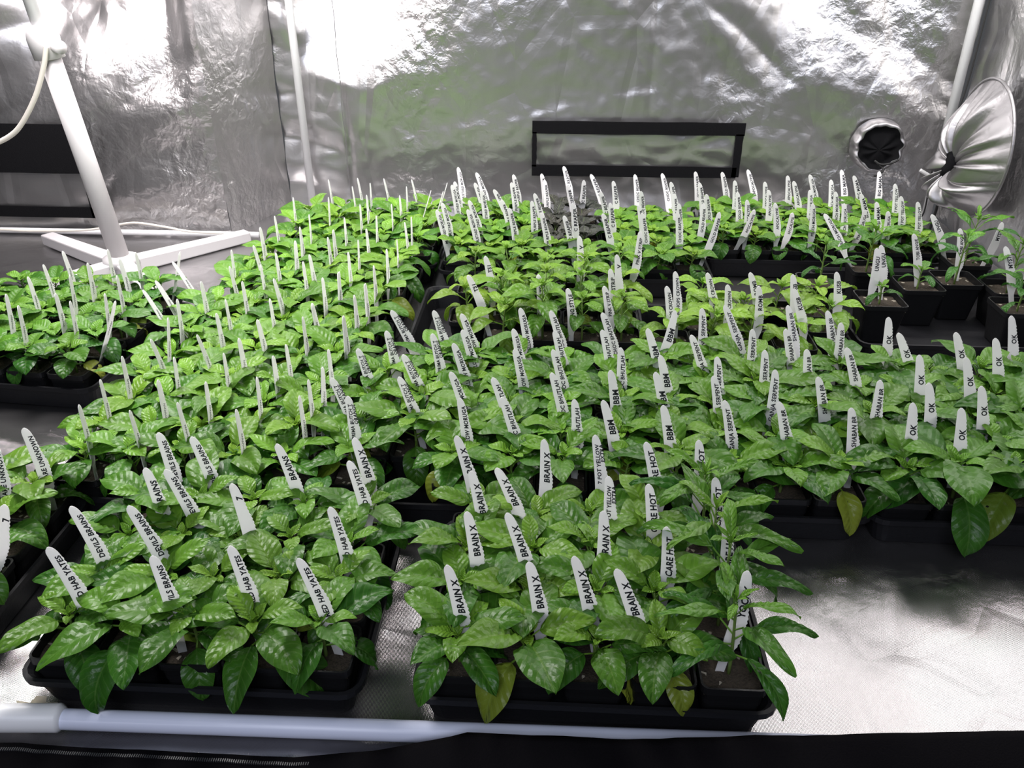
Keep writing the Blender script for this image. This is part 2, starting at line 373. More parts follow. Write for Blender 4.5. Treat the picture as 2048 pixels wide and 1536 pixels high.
lathe(e,'ruffled_collar',Vector((pc.x,WB-.02,pc.z)),ax,U,V_,[(.084,-.01,0,0,.02),(.082,.012,0,0,.03),(.078,.028,0,0,.05),(.071,.034,0,0,.07),(.066,.030,0,0,.08)],120,MSLEEVE)
lathe(e,'black_lining',Vector((pc.x,WB-.02,pc.z)),ax,U,V_,[(.0675,.032,0,0,.08),(.058,.022,0,0,.06),(.046,.0205,0,-.004,.05),(.03,.028,0,-.006,.12),(.001,.027,0,-.01,0)],120,MBLK)
m=MB(); 
m.tube(curve_pts([pc+Vector((-.02,-.022,-.035)),pc+Vector((.0,-.03,-.045)),pc+Vector((.03,-.032,-.04)),pc+Vector((.05,-.03,-.03))],5),.0035,8)
m.tube(curve_pts([pc+Vector((.0,-.02,-.05)),pc+Vector((.01,-.035,-.06)),pc+Vector((-.005,-.035,-.078)),pc+Vector((-.01,-.02,-.085))],5),.003,8)
o=link('drawstring',m.me('drawstring',MBCORD),e); rel(o,e)
# closed sleeve on the right wall
sc=Vector((XR-.03,2.53,.285)); ax=Vector((-1,0,0)); U=Vector((0,-1,0)); V_=Vector((0,0,1))
e=empty('duct_sleeve',sc-Vector((0,0,.17)),label='large silver cloth duct sleeve gathered shut on the right wall',category='duct sleeve')
V=[];Fc=[];n=144
g=Vector((sc.x-.055,sc.y+.01,sc.z-.05))
for r_i in range(15):
    t=r_i/14
    for k in range(n):
        a=2*PI*k/n; ca,sa=math.cos(a),math.sin(a)
        R0=.182; rim=sc+U*(R0*ca)+V_*(R0*1.06*sa)+ax*.005
        pl=(abs(math.sin(a*6.5+1.2*math.sin(a*3)))*1.0+.35*math.sin(a*15+2))
        amp=math.sin(PI*min(1,t*1.05))**.8*.030
        q=rim.lerp(g,t**.85)+ax*(.022*math.sin(PI*t)+amp*pl)
        if sa<-.2: q+=ax*.03*math.sin(PI*t)+V_*(-.03*math.sin(PI*t))
        V.append(q)
for i in range(14):
    for k in range(n): Fc.append([i*n+k,i*n+(k+1)%n,(i+1)*n+(k+1)%n,(i+1)*n+k])
o=link('gathered_cloth',mesh('gathered_cloth',V,Fc,MSLEEVE,True),e); rel(o,e)
m=MB()
for k in range(n+1):
    pass
m.tube([sc+U*(.184*math.cos(2*PI*k/60))+V_*(.195*math.sin(2*PI*k/60))+ax*.006 for k in range(61)],.0045,8,False)
o=link('rim_seam',m.me('rim_seam',MSLEEVE),e); rel(o,e)
m=MB(); g2=g+ax*.01
m.tube(curve_pts([g2+Vector((0,.02,.03)),g2,g2+Vector((-.012,.01,-.03)),g2+Vector((0,.03,-.04))],6),[.016]*3+[.02]*8+[.013]*8,12)
o=link('gathered_opening',m.me('gathered_opening',MBLK),e); rel(o,e)
m=MB(); m.tube(curve_pts([g2,g2+Vector((-.012,.005,-.06)),g2+Vector((0,.03,-.13)),g2+Vector((.0,.045,-.24))],8),.0045,8); o=link('drawstring',m.me('drawstring',MBCORD),e); rel(o,e)
P=[Vector((1.245,WB-.07,1.6)),Vector((1.243,WB-.07,.7)),Vector((1.238,WB-.07,.40)),Vector((1.20,WB-.08,.24)),Vector((1.195,WB-.08,.16)),Vector((1.21,WB-.06,.04)),Vector((1.2,WB-.06,.005))]
m=MB(); m.tube(curve_pts(P,8),.0026,8); link('thin_cord',m.me('thin_cord',MBCORD),label='thin black cord running down behind the right corner pole',category='cable')
P=[atY(1840,340,WB-.09),atY(1866,356,WB-.10),atY(1900,378,WB-.12),atY(1925,372,WB-.12)]
m=MB(); m.tube(curve_pts(P,8),.0055,8); link('white_strap',m.me('white_strap',MPOLE),label='short white strap tied across the foot of the right corner pole',category='strap')
# ---------------------------------------------------------------- pots, soil, leaves
def pot_mesh(hx,h,wall=.0018):
    V,Fc=loft([(hx*.74,hx*.74,.006,.0),(hx*.76,hx*.76,.008,.002),(hx*.945,hx*.945,.009,h-.012),(hx*.95,hx*.95,.009,h-.011),(hx,hx,.010,h-.0105),(hx,hx,.010,h),(hx-wall*1.4,hx-wall*1.4,.009,h),(hx*.90,hx*.90,.008,h-.03)])
    return mesh('pot',V,Fc,MPOT)
def soil_mesh(hx,seed):
    V=[];Fc=[];n=14
    for j in range(n+1):
        for i in range(n+1):
            x=-hx+2*hx*i/n;y=-hx+2*hx*j/n; V.append((x,y,.003*noise.noise(Vector((x*60,y*60,seed)))+.0012*noise.noise(Vector((x*200,y*200,seed)))))
    for j in range(n):
        for i in range(n): a=j*(n+1)+i; Fc.append([a,a+1,a+n+2,a+n+1])
    return mesh('soil',V,Fc,MSOIL,True)
class Leafer:
    def __init__(s): s.V=[];s.F=[];s.uv=[];s.col=[]
    def leaf(s,base,az,el,L,W,droop,fold,age,yel,rng,pw=.55,pet=.02,roll=0):
        nu,nv=8,16
        d=Vector((math.cos(az),math.sin(az),0)); side=Vector((-math.sin(az),math.cos(az),0)); up=Vector((0,0,1))
        # petiole
        pe=base+(d*math.cos(el+.35)+up*math.sin(el+.35))*pet
        n0=len(s.V); rp=.0011+.00035*L/.06
        for q in(base,pe):
            for k in range(4):
                a=PI/2*k; s.V.append(q+side*rp*math.cos(a)+up*rp*math.sin(a)); s.uv.append((0,0)); s.col.append((.75,0,0,1))
        for k in range(4): s.F.append([n0+k,n0+(k+1)%4,n0+4+(k+1)%4,n0+4+k])
        n0=len(s.V); p=pe.copy(); th=el; twist=roll; sway=rng.uniform(-.25,.25); ph=rng.uniform(0,6)
        wmax=max(((i/40)**pw)*((1-i/40)**.85) for i in range(41))
        nrm_q=.0016*L/.06
        for j in range(nv+1):
            t=j/nv; t2=t
            th=el-droop*(t**1.3); az2=az+sway*t
            d2=Vector((math.cos(az2),math.sin(az2),0)); sd=Vector((-math.sin(az2),math.cos(az2),0))
            dirv=d2*math.cos(th)+up*math.sin(th)
            if j: p=p+dirv*(L/nv)
            nv_=dirv.cross(sd)*-1; nv_=sd.cross(dirv)*-1
            nrm=dirv.cross(sd); 
            if nrm.z<0 and abs(th)<PI/2: nrm=-nrm
            w=W*.5*((t**pw)*((1-t)**.85))/wmax
            if t<.94 and t>.02: w=max(w,.0015)
            ct,sn=math.cos(twist),math.sin(twist)
            sd2=sd*ct+nrm*sn; n2=nrm*ct-sd*sn
            for i in range(nu+1):
                u=-1+2*i/nu; au=abs(u)
                x=u*w; z=fold*w*(au**1.15)*.9-.55*fold*w*au**3
                z+=nrm_q*math.sin(PI*min(1,au*1.15))*(math.cos(2*PI*((t-.22*au)*7.5))*-1+0.6)*min(1,w/(.3*W+1e-6))
                z+=.0022*math.sin(t*9+ph+(2.2 if u>0 else 0))*au**2*(L/.06)
                s.V.append(p+sd2*x*math.cos(fold*.5*au)+n2*z); s.uv.append((u,t)); s.col.append((age,yel,0,1))
        for j in range(nv):
            for i in range(nu):
                a=n0+j*(nu+1)+i; s.F.append([a,a+1,a+nu+2,a+nu+1])
    def me(s,name,mat):
        m=mesh(name,s.V,s.F,mat,True)
        uvl=m.uv_layers.new(name='UVMap'); li=np.zeros(len(m.loops),dtype=np.int32); m.loops.foreach_get('vertex_index',li)
        uv=np.array(s.uv,dtype=np.float32); uvl.data.foreach_set('uv',uv[li].ravel())
        ca=m.color_attributes.new('age','FLOAT_COLOR','POINT'); ca.data.foreach_set('color',np.array(s.col,dtype=np.float32).ravel())
        return m
def plant(seed,kind):
    """leaf and stem meshes with the soil surface at z=0"""
    g=random.Random(seed); lf=Leafer(); sm=MB(); az=g.uniform(0,6.28)
    mat=MLEAF
    if kind=='broad': h=g.uniform(.042,.056); n=g.randint(9,11); Lm=.074; asp=.56; el0=.18; pw=.62
    elif kind=='big': h=g.uniform(.040,.052); n=g.randint(9,10); Lm=.086; asp=.58; el0=.14; pw=.62
    elif kind=='round': h=g.uniform(.040,.052); n=g.randint(9,11); Lm=.062; asp=.72; el0=.15; pw=.55
    elif kind=='dark': h=g.uniform(.045,.055); n=9; Lm=.066; asp=.62; el0=.3; pw=.6; mat=MDARK
    elif kind=='tall': h=g.uniform(.10,.135); n=g.randint(11,13); Lm=.072; asp=.52; el0=.10; pw=.62
    elif kind=='pale': h=g.uniform(.06,.085); n=g.randint(8,9); Lm=.085; asp=.48; el0=.08; pw=.62
    elif kind=='narrow': h=g.uniform(.095,.12); n=g.randint(12,14); Lm=.088; asp=.27; el0=.22; pw=.75
    elif kind=='wispy': h=g.uniform(.10,.125); n=g.randint(8,10); Lm=.062; asp=.36; el0=.25; pw=.75
    elif kind=='mini': h=.045; n=6; Lm=.05; asp=.4; el0=.3; pw=.7
    lean=Vector((g.uniform(-.008,.008),g.uniform(-.008,.008),0))
    def sp(t): return Vector((lean.x*t*t,lean.y*t*t,h*t))
    sm.tube([sp(t/6)+Vector((0,0,-.006 if t==0 else 0)) for t in range(7)],[.0026,.0024,.0022,.002,.0018,.0016,.0012],7)
    for i in range(n):
        t=.22+.72*(i/(n-1)) if kind in('tall','narrow','pale','wispy') else .35+.58*(i/(n-1))**.9
        az+=2.40+g.uniform(-.25,.25)
        k=i/(n-1)
        Ls=Lm*(.92 if i<2 else 1.0 if k<.72 else (1.0-(k-.72)*1.75))*g.uniform(.88,1.1)
        if i<2 and kind=='tall': Ls*=.8
        el=el0+.45*k+g.uniform(-.12,.18)-(.25 if i<2 else 0)
        droop=g.uniform(.75,1.25)-.2*k+(.42 if i<3 else 0); el-=(.12 if i<3 else 0)
        if kind=='tall': droop+=.35
        if kind=='pale': droop+=.3
        age=max(0,(k-.45))*1.25+g.uniform(0,.12)+(.15 if kind in('tall',) else 0)+(.35 if kind=='pale' else 0)
        yel=g.uniform(.3,.8) if (i<2 and g.random()<(.55 if kind in('tall','pale') else .22)) else (.12 if kind=='pale' else 0)
        lf.leaf(sp(t),az,el,Ls,Ls*asp*g.uniform(.9,1.1),droop,g.uniform(.25,.6),min(1,age),yel,g,pw,pet=Ls*g.uniform(.24,.36),roll=g.uniform(-.2,.2))
    for i in range(5):
        az+=2.4; L=Lm*(.34-.045*i)
        lf.leaf(sp(1),az,.55+.2*i,L,L*asp*.95,.5,.7,.85,.0,g,pw,pet=.003)
    name={'dark':'foliage'}.get(kind,'foliage')
    return lf.me('foliage',mat),sm.me('stem',MSTEM)
KN={'broad':14,'big':9,'round':8,'dark':4,'tall':8,'pale':6,'narrow':4,'wispy':5,'mini':3}
LIB={k:[plant(hash_*131+7+len(k)*1000,k) for hash_ in range(n)] for k,n in KN.items()}
SOILS={}
def soils(hx):
    k=round(hx,4)
    if k not in SOILS: SOILS[k]=[soil_mesh(hx,i*7.3) for i in range(4)]
    return SOILS[k]
POTS={}
def potm(hx,h):
    k=(round(hx,4),h)
    if k not in POTS: POTS[k]=pot_mesh(hx,h)
    return POTS[k]
ORD=['front','second','third','fourth','rearmost']
COLN=['leftmost','second','third','fourth','rightmost']
def rowname(r,n):
    return 'front row' if r==0 else 'rear row' if r==n-1 else ['','second row','third row','fourth row'][r]
def colname(c,n):
    return 'leftmost pot' if c==0 else 'rightmost pot' if c==n-1 else ['','second','third','fourth','fifth'][c]+' pot from left'
# tray: key,phrase,x0,y0,nx,ny,px,py,rot,skip,kindfn,tint
TR=[
('FL','front left tray',-.632,.684,5,4,.080,.0795,0,[],'FL'),
('FR','front centre tray',-.146,.684,5,4,.082,.0795,0,[],'FR'),
('FLL','cut-off tray at left edge',-1.075,.700,4,4,.082,.0815,0,[],'FLL'),
('LL','far left tray',-1.345,1.405,5,5,.088,.083,-5,[],'LL'),
('M1','left block front tray',-.805,1.045,5,4,.084,.081,0,[],'M'),
('M2','left block second tray',-.80,1.395,5,4,.084,.081,0,[],'M'),
('M3','left block third tray',-.785,1.745,5,4,.084,.081,0,[],'M'),
('M4','left block rear tray',-.765,2.100,5,4,.086,.081,0,[],'M'),
('B1','middle-left tray',-.355,1.058,5,5,.083,.084,0,[(1,0),(0,4)],'B1'),
('B2','middle-centre tray',.078,1.058,5,5,.083,.084,0,[],'B2'),
('B3','middle-right tray',.512,1.058,5,5,.084,.084,0,[],'B3'),
('C1','tall-plant tray',-.240,1.60,5,4,.086,.084,0,[(0,0),(0,2)],'C1'),
('C2','yellowing-plant tray',.205,1.585,5,3,.088,.088,0,[(0,1),(2,2),(0,2),(4,0),(3,1)],'C2'),
('D1','rear left-centre tray',-.300,2.065,5,5,.084,.084,0,[],'D1'),
('D2','rear centre tray',.140,2.035,3,5,.086,.086,0,[],'D2'),
('D3','rear right-centre tray',.420,2.195,5,4,.086,.086,0,[],'D3'),
('D4','rear right tray',.868,2.195,2,4,.086,.086,0,[],'D3'),
]
rng=random.Random(11)
def kind_for(grp,c,r,rg):
    q=rg.random()
    if grp=='FL': return ('big' if q<.6 else 'broad'),(.88,.92,.95)
    if grp=='FR':
        if c==4 : return 'narrow',(.95,1.0,1.05)
        return ('big' if q<.25 else 'round' if q<.35 else 'broad'),(1.0,1.0,.95)
    if grp=='FLL': return 'broad',(1.15,1.05,1.2)
    if grp=='LL': return ('round' if q<.7 else 'broad'),(.75,.8,.95)  # darker tint puts the shade on the far left tray into the leaves
    if grp=='M': return ('big' if q<.5 else 'broad'),(1.05,1.05,.95)
    if grp in('B1','B2'): return ('broad' if q<.7 else 'round'),(.95,1.0,.9)
    if grp=='B3': return ('big' if q<.6 else 'round'),(.78,.86,.85)
    if grp=='C1': return ('tall' if q<.85 else 'pale'),(.95,.95,.85)
    if grp=='C2': return ('pale'),(.95,.97,.85)
    if grp=='D1': 
        if c in(3,4) and r>=1: return 'dark',(1,1,1)
        return 'round',(1.0,1.0,.9)
    return 'round',(1.05,1.02,.9)
DESC={'big':'broad leaved pepper seedling','broad':'pepper seedling','round':'bushy pepper seedling','dark':'black leaved pepper seedling','tall':'tall leggy pepper plant','pale':'yellowish pepper plant','narrow':'narrow leaved pepper plant','wispy':'sparse thin leaved seedling','mini':'tiny sparse seedling'}
PLOTS=[]   # (pos, inner half, soil z, tray phrase, rowname, colname)
def tray(cx,cy,hx,hy,rot,label):
    e=None
    V,Fc=loft([(hx-.020,hy-.020,.015,.0),(hx-.018,hy-.018,.018,.002),(hx-.006,hy-.006,.024,.050),(hx-.004,hy-.004,.025,.0535),(hx,hy,.027,.0535),(hx+.0005,hy+.0005,.027,.047),(hx+.001,hy+.001,.027,.0565),(hx-.004,hy-.004,.024,.0565),(hx-.0085,hy-.0085,.022,.050),(hx-.0205,hy-.0205,.016,.0045)])
    V=V; n=20; L=len(V)
    Fc=Fc+[[L-n+k for k in range(n)]]
    o=link('seed_tray',mesh('seed_tray',V,Fc,MTRAY),loc=(cx,cy,.0),label=label,category='tray',group='black plastic seedling trays'); o.rotation_euler=(0,0,rot)
    return o
def potted(pos,hx,h,kind,tint,label,rot,rg,zbase=.0055,soilz=None,group='pepper seedlings in black pots'):
    e=empty('potted_pepper',pos+Vector((0,0,zbase)),label=label,category='plant',group=group); e.rotation_euler=(0,0,rot)
    link('pot',potm(hx,h),e)
    sz=h-.014 if soilz is None else soilz
    link('soil',rg.choice(soils(hx*.905)),e,(0,0,sz))
    lf,sm=rg.choice(LIB[kind]); rz=rg.uniform(0,6.28); s=rg.uniform(.93,1.08)*(1.12 if 'middle-' in label else 1.0)
    for nme,me in(('stem',sm),('foliage',lf)):
        o=link(nme,me,e,(0,0,sz-.001)); o.rotation_euler=(0,0,rz); o.scale=(s,s,s)
        if nme=='foliage':
            v=rg.uniform(.9,1.1); o.color=(min(2,tint[0]*v*rg.uniform(.92,1.08)),tint[1]*v,tint[2]*v,1)
    return e,sz+zbase
for key,phrase,x0,y0,nx,ny,px,py,rd,skip,grp in TR:
    rot=math.radians(rd); W=nx*px; D=ny*py
    cx,cy=x0+W/2,y0+D/2
    ctr=Vector((cx,cy,0)); Rm=Matrix.Rotation(rot,3,'Z')
    thx,thy=W/2+.0125,D/2+.012
    if key=='B1': pass
    if key=='C1':
        o=tray(cx-.035,cy,thx+.035,thy+.003,rot,'black plastic seedling tray, '+phrase)
    else: tray(cx,cy,thx,thy,rot,'black plastic seedling tray, '+phrase)
    for r in range(ny):
        for c in range(nx):
            if (c,r) in skip: continue
            hx=min(px,py)/2-.0008
            k=.94   # pots stand a little inside the rim
            lp=Vector((( (c+.5)*px-W/2),((r+.5)*py-D/2),0))
            lp=lp+Vector((rng.uniform(-.0003,.0003),rng.uniform(-.0003,.0003),0))
            kind,tint=kind_for(grp,c,r,rng)
            lab='%s, %s, %s, %s'%(DESC[kind],phrase,rowname(r,ny),colname(c,nx))
            pos=ctr+Rm@lp
            e,sz=potted(pos,hx,.074,kind,tint,lab,rot,rng)
            PLOTS.append([pos,hx*.78,sz,phrase,rowname(r,ny),colname(c,nx),0,rot])
# the larger square pots at the right
for i,(x,y,hx,h,kind,lab) in enumerate([(.755,1.825,.050,.095,'mini','tiny seedling in a tall square pot beside the yellowing plants'),
  (.645,1.93,.050,.095,'wispy','sparse plant in a square pot behind the yellowing plants'),
  (.878,1.925,.050,.095,'mini','tiny sprout in the middle square pot at the right'),
  (.982,1.965,.050,.095,'wispy','wispy plant in the square pot right of the tiny sprout'),
  (1.056,1.80,.050,.095,'wispy','wispy plant in the nearest square pot at the right edge'),
  (1.085,1.915,.050,.095,'narrow','narrow leaved plant in a square pot at the far right'),
  (.80,2.06,.045,.085,'narrow','narrow leaved plant behind the row of larger square pots'),
  (1.06,2.10,.050,.095,'narrow','narrow leaved plant in the rearmost square pot by the right wall')]):
    e,sz=potted(Vector((x,y,0)),hx,h,kind,(.8,.9,.95),lab,0,rng,zbase=.006,group='larger square pots at the right')
    PLOTS.append([Vector((x,y,0)),hx*.75,sz,'',lab,'',0,0])
tray(.935,1.905,.262,.235,0,'large black tray under the bigger square pots at the right')
# ---------------------------------------------------------------- plant markers
def blade_mesh(seed,Lg=.185):
    """tip at the origin, blade hanging down -Z, front face towards -Y"""
    n=64; g=random.Random(seed); left=[];right=[]
    for i in range(n+1):
        t=i/n; z=-t*Lg
        def ip(P):
            for (a,va),(b,vb) in zip(P,P[1:]):
                if a<=t<=b:
                    f=(t-a)/(b-a); f=f*f*(3-2*f) if a>0.03 else f**.5; return va+(vb-va)*f
            return P[-1][1]
        l=ip([(0,-.0008),(.03,-.0050),(.25,-.0072),(.5,-.0076),(.64,-.0054),(.95,-.0046),(1,-.0006)])
        r=ip([(0,.0008),(.03,.0046),(.18,.0082),(.36,.0122),(.50,.0112),(.64,.0054),(.95,.0046),(1,.0006)])
        l+=.0075*max(0,1-t/.48)**1.8*-1; r+=.0068*max(0,1-t/.48)**1.8*-1
        if .10<t<.56: r+=.0006*(1 if i%2 else -1)
        left.append((l,z)); right.append((r,z))
    V=[];Fc=[];th=.0006
    for (lx,z),(rx,_) in zip(left,right):
        V+=[(lx,-th,z),(rx,-th,z),(rx,th,z),(lx,th,z)]
    for i in range(n):
        a=i*4;b=a+4
        Fc+=[[a,a+1,b+1,b],[a+1,a+2,b+2,b+1],[a+2,a+3,b+3,b+2],[a+3,a,b,b+3]]
    Fc+=[[3,2,1,0],[n*4,n*4+1,n*4+2,n*4+3]]
    return mesh('plant_marker',V,Fc,MTAG)
BLADE=blade_mesh(1)
TXT={}
def text_mesh(body):
    if body in TXT: return TXT[body]
    if body=='~':
        g=random.Random(5); m=MB(); z=-.045
        for k in range(7):
            z0=z-k*.0042; m.tube([(-.002+g.uniform(-.001,.001),-.00075,z0),(.003+g.uniform(-.001,.001),-.00075,z0-.0015),(-.001,-.00075,z0-.0035)],.00045,4)
        TXT[body]=m.me('handwriting',MINK); return TXT[body]
    cu=bpy.data.curves.new('t','FONT'); cu.body=body; two='\n' in body
    size=.0082 if two else (.0118 if len(body)<=8 else .0096)
    if body=='BBM': size=.0138
    cu.size=size; cu.offset=size*.036; cu.extrude=.0; cu.space_line=.85; cu.resolution_u=2; cu.space_character=1.04; cu.align_x='RIGHT'
    o=bpy.data.objects.new('t',cu); C.objects.link(o); dg=bpy.context.evaluated_depsgraph_get(); dg.update()
    me=bpy.data.meshes.new_from_object(o.evaluated_get(dg)); bpy.data.objects.remove(o)
    V=np.zeros(len(me.vertices)*3); me.vertices.foreach_get('co',V); V=V.reshape(-1,3)
    g=random.Random(body); wd=-V[:,0].min(); maxw=.078; k=min(1,maxw/max(wd,1e-6))
    ymid=(V[:,1].max()+V[:,1].min())/2
    top=.014 if wd*k>.05 else .020
    if body=='BBM': top=.034
    if body in('OK','X'): top=.036
    out=[]
    for x,y,z in V:
        x*=k; j=noise.noise(Vector((x*260,y*260,len(body))))*.0004; j2=noise.noise(Vector((x*120,3,len(body))))*.0006
        zz=-top+x+j; s=-(y-ymid)+j2
        t=-zz; cen=.0020+.0012*min(1,t/.06)-.0060*max(0,1-t/.085)**1.8
        sc=.80+.2*min(1,t/.035)
        out.append((s*sc+cen,-.00068,zz))
    me.vertices.foreach_set('co',np.array(out).ravel()); me.materials.clear(); me.materials.append(MINK); me.name='handwriting'; me.update()
    TXT[body]=me; return me
TAGS=[]  # (x,y,text,slope,edge,ztip)
def T(x,y,t,slope=None,edge=0,z=.205): TAGS.append((x,y,t,slope,edge,z))
# front centre tray
for a in [(906,1130,'BRAIN X',.14),(1070,1122,'BRAIN X',.07),(1160,1112,'BRAIN X',.16),(1245,1136,'BRAIN X',.24),(1508,1145,'YOCKY',-.35),
 (945,1022,'BRAIN X',.06),(1025,1024,'BRAIN X',.24),(1218,1024,'BRAIN X',-.14),(1345,1056,'CARE HOT',-.16),(1466,1043,'CARE HOT',-.16),
 (952,941,'BRAIN X',.12),(1003,934,'BRAIN X',.30),(1228,954,'7 POT YELLOW\nEXTRA',-.12),(1308,968,'CARE HOT',-.04),(1442,956,'CARE HOT',-.12),
 (922,870,'BRAIN X',.22),(1098,880,'BRAIN X',-.10),(1200,870,'7 POT YELLOW\nEXTRA',.0),(1302,883,'CARE HOT',.1),(1408,881,'CARE HOT',-.14)]: T(*a)
# front left tray
for a in [(108,1090,'RED HAB YATES',.55),(317,1109,'DEVILS BRAINS',.25),(472,1090,'RED HAB YATES',.25),(608,1114,'RED HAB YATES',.36),
 (153,1009,'DEVILS BRAINS',.45),(268,1007,'DEVILS BRAINS',.48),(474,966,'7',.22),(671,1013,'RED HAB YATES',.2),
 (301,934,'BRAINS',.2),(341,935,'DEVILS BRAINS',.45),(708,920,'RED HAB YATES',.18),
 (327,863,'DEVILS BRAINS',.25),(393,871,'DEVILS BRAINS',.33),(563,886,'BRAINS',.3),(718,874,'BRAIN X',.2),
 (58,854,'CARE UNKNOWN',.3),(-5,877,'CARE UNKNOWN',.2),(22,1010,'7',.3)]: T(*a)
def TS(x0,y0,s,L,edge=0,dz=0):
    for a in L: TAGS.append((x0+a[0]*s,y0+a[1]*s,a[2] if len(a)>2 else '~',a[3] if len(a)>3 else None,edge,.202+dz))
# thin tags seen nearly edge on
TS(0,450,.3418,[(375,147),(260,225),(172,297),(45,400),(115,465),(637,138),(522,218),(708,192),(800,155),(1060,152),(1018,210),(415,288),(335,395),(418,440),(690,290),(845,375),(920,320),(620,395),(685,440),(1185,325)],edge=1.2)
TS(0,450,.3418,[(1045,430),(990,540),(890,660),(1160,635),(1360,142),(1350,237),(1325,430),(1275,510),(1425,325),(1490,115),(1530,10),(1760,8),(1735,88),(1620,158),(1530,228),(1610,308),(1585,425),(1515,545),(1408,655),(1315,742),(1680,690),(1608,758),(1780,210),(1818,168),(1895,303),(1925,68),(1957,25),(1988,270),(1835,450),(1778,530),(2018,528),(1930,720),(1898,825),(1812,897),(1760,990),(1510,880),(1212,908),(1025,765),(935,897),(722,760),(593,895),(470,1042),(765,1073),(1045,1027),(1390,1068)],edge=1.36)
TS(450,320,.3174,[(655,122),(840,112),(805,165),(918,142),(1005,115),(1147,165),(1180,120),(1403,142,'~',-.3),(1378,195,'~',-.3),(1300,190,'~',-.3),(433,232),(655,232),(897,218),(855,277),(1105,222),(1052,275),(318,350),(533,340),(477,418),(757,360),(688,435),(958,348),(897,430),(1137,388),(1177,355),(650,483),(843,500),(783,577),(1087,500),(1025,557),(942,660),(725,697),(890,772),(822,845),(750,975)],edge=1.42)
TS(600,500,.3418,[(262,380),(325,260),(385,195),(435,90),(20,385),(78,305)],edge=1.42)
# middle band
B='PRIMA BUTCH T\nORANGE';MO='YELLOW MORUGA';BH='CHOC BHUTLAH';SE='GANJA SERPENT';BR='TRINIDAD BR'
BR='SHABAN BR'
TS(600,500,.3418,[(553,345,B,.25),(803,350,B,.2),(965,368,MO,.25),(528,470,B,.12),(797,487,B,.1),(972,462,MO,.2),(920,540,MO,.25),(360,573,B,.22),(625,605,B,.3),(1310,337,MO,.1),(1270,460,MO,.1),(1280,577,MO,.1),(1487,352,BH,.2),(1512,470,BH,.12),(1503,580,BH,.15),(1497,715,BH,.15),(1790,362,BH,.2),(1790,465,BH,.1),(1900,573,BH,-.12),(1842,702,'BBM',.0),(1800,877,'BBM',.12),(1632,877,BH,-.06),(905,708,MO,.25),(603,738,B,.2),(207,742,B,.35),(305,855,B,.05),(1152,740,BH,.25),(1205,857,BH,.22),(960,867,MO,.05)])
TS(1250,500,.3896,[(1060,310,BR,-.05),(1130,375,BR,-.22),(1375,347,'OK'),(2005,337,'OK'),(1720,420,'OK',.05),(1425,422,'OK',.15),(1925,453,'OK',-.1),(415,300,SE,-.15),(530,278,SE,.22),(277,318,'BBM',-.40),(135,400,'BBM',.15),(360,433,SE,.2),(675,408,SE,-.2),(845,403,BR,.05),(955,510,BR,-.1),(1160,498,BR,.1),(740,516,SE,-.2),(495,550,SE,-.1),(203,540,'BBM',.05),(178,625,'BBM',.1),(478,645,SE,.0),(795,618,SE,-.28),(1015,650,BR,.0),(1535,540,'OK'),(1775,550,'OK',-.08),(1335,672,BR,-.28),(1585,682,'OK',-.12),(1855,698,'OK',-.12),(535,772,SE,.03),(815,778,BR,.05),(1188,812,BR,-.12),(1505,788,'OK',-.25),(1755,815,'OK'),(220,797,'BBM',.03)])
BC='BISHOPS CROWN'
TS(1250,500,.3896,[(275,110,BC),(232,185,BC,.0),(440,115,BC,.08),(545,178,BC),(660,112,'ROMB',.1),(705,185,'ROMB'),(880,125,'KUSB'),(885,195,'KUSB',.12),(1105,113,'KUSB',-.1),(855,282,BR,.1)])
TS(600,500,.3418,[(1587,225,'NO STYLE',.0),(1415,145,'TS1'),(1800,210,'PINK V STRIP',.05),(1835,110,'STRIP')])
TS(450,320,.3174,[(1550,720,'TS1'),(1660,603,'TS1'),(1995,722,'TS1')])
TS(1000,320,.293,[(563,520,'V'),(820,645,'V'),(980,490,'PINK V STRIP',-.05),(515,290,'C REAPER')],dz=.03)
# back rows
U_='MUSTARD MORUGA';PR='PURPLE REAPER'
TS(450,320,.3174,[(1483,45,U_,.1),(1462,135,U_,.0),(1445,155,U_,-.02),(1597,75,U_,.15),(1588,140,U_,.1),(1385,268,U_,.1),(1350,312,U_,.1),(1553,250,U_,.12),(1545,308,U_,.1),(1632,190,U_,.05),(1708,180,PR,.3),(1757,245,PR,.15),(1807,300,PR,.1),(1832,90,PR,.08),(1820,140,PR)])
R1='CHOC REAPER';R2='GOLD REAPER';AP='APOCALYPSE';PM='PEACH MORUGA';BM='BIG MAMA';PB='7 POT YELLOW'
TS(1000,320,.293,[(300,92,PR),(320,135,PR),(252,225,PR,.15),(235,280,PR),(300,357,PR,.1),(450,40,'C REAPER',.15),(475,170,'C REAPER',.12),(590,140,'C REAPER',-.2),(635,92,'C REAPER',.2),(455,378,'C REAPER',.15),(702,213,'C REAPER',.08),(790,142,'C REAPER'),(770,292,'C REAPER',-.15),(720,362,'C REAPER'),(937,97,R1),(980,213,R1),(965,308,R1),(988,360,R1),(1122,88,R1,.08),(1183,148,R1,.05),(1205,228,R1),(1240,298,R1),(1230,355,R1),(1350,78,R2),(1378,153,R2),(1427,233,R2),(1408,298,R2),(1532,80,R2,.05),(1620,140,R2,-.1),(1638,218,R2),(1707,62,AP,.08),(1705,272,AP),(1755,343,AP),(1517,362,R2)])
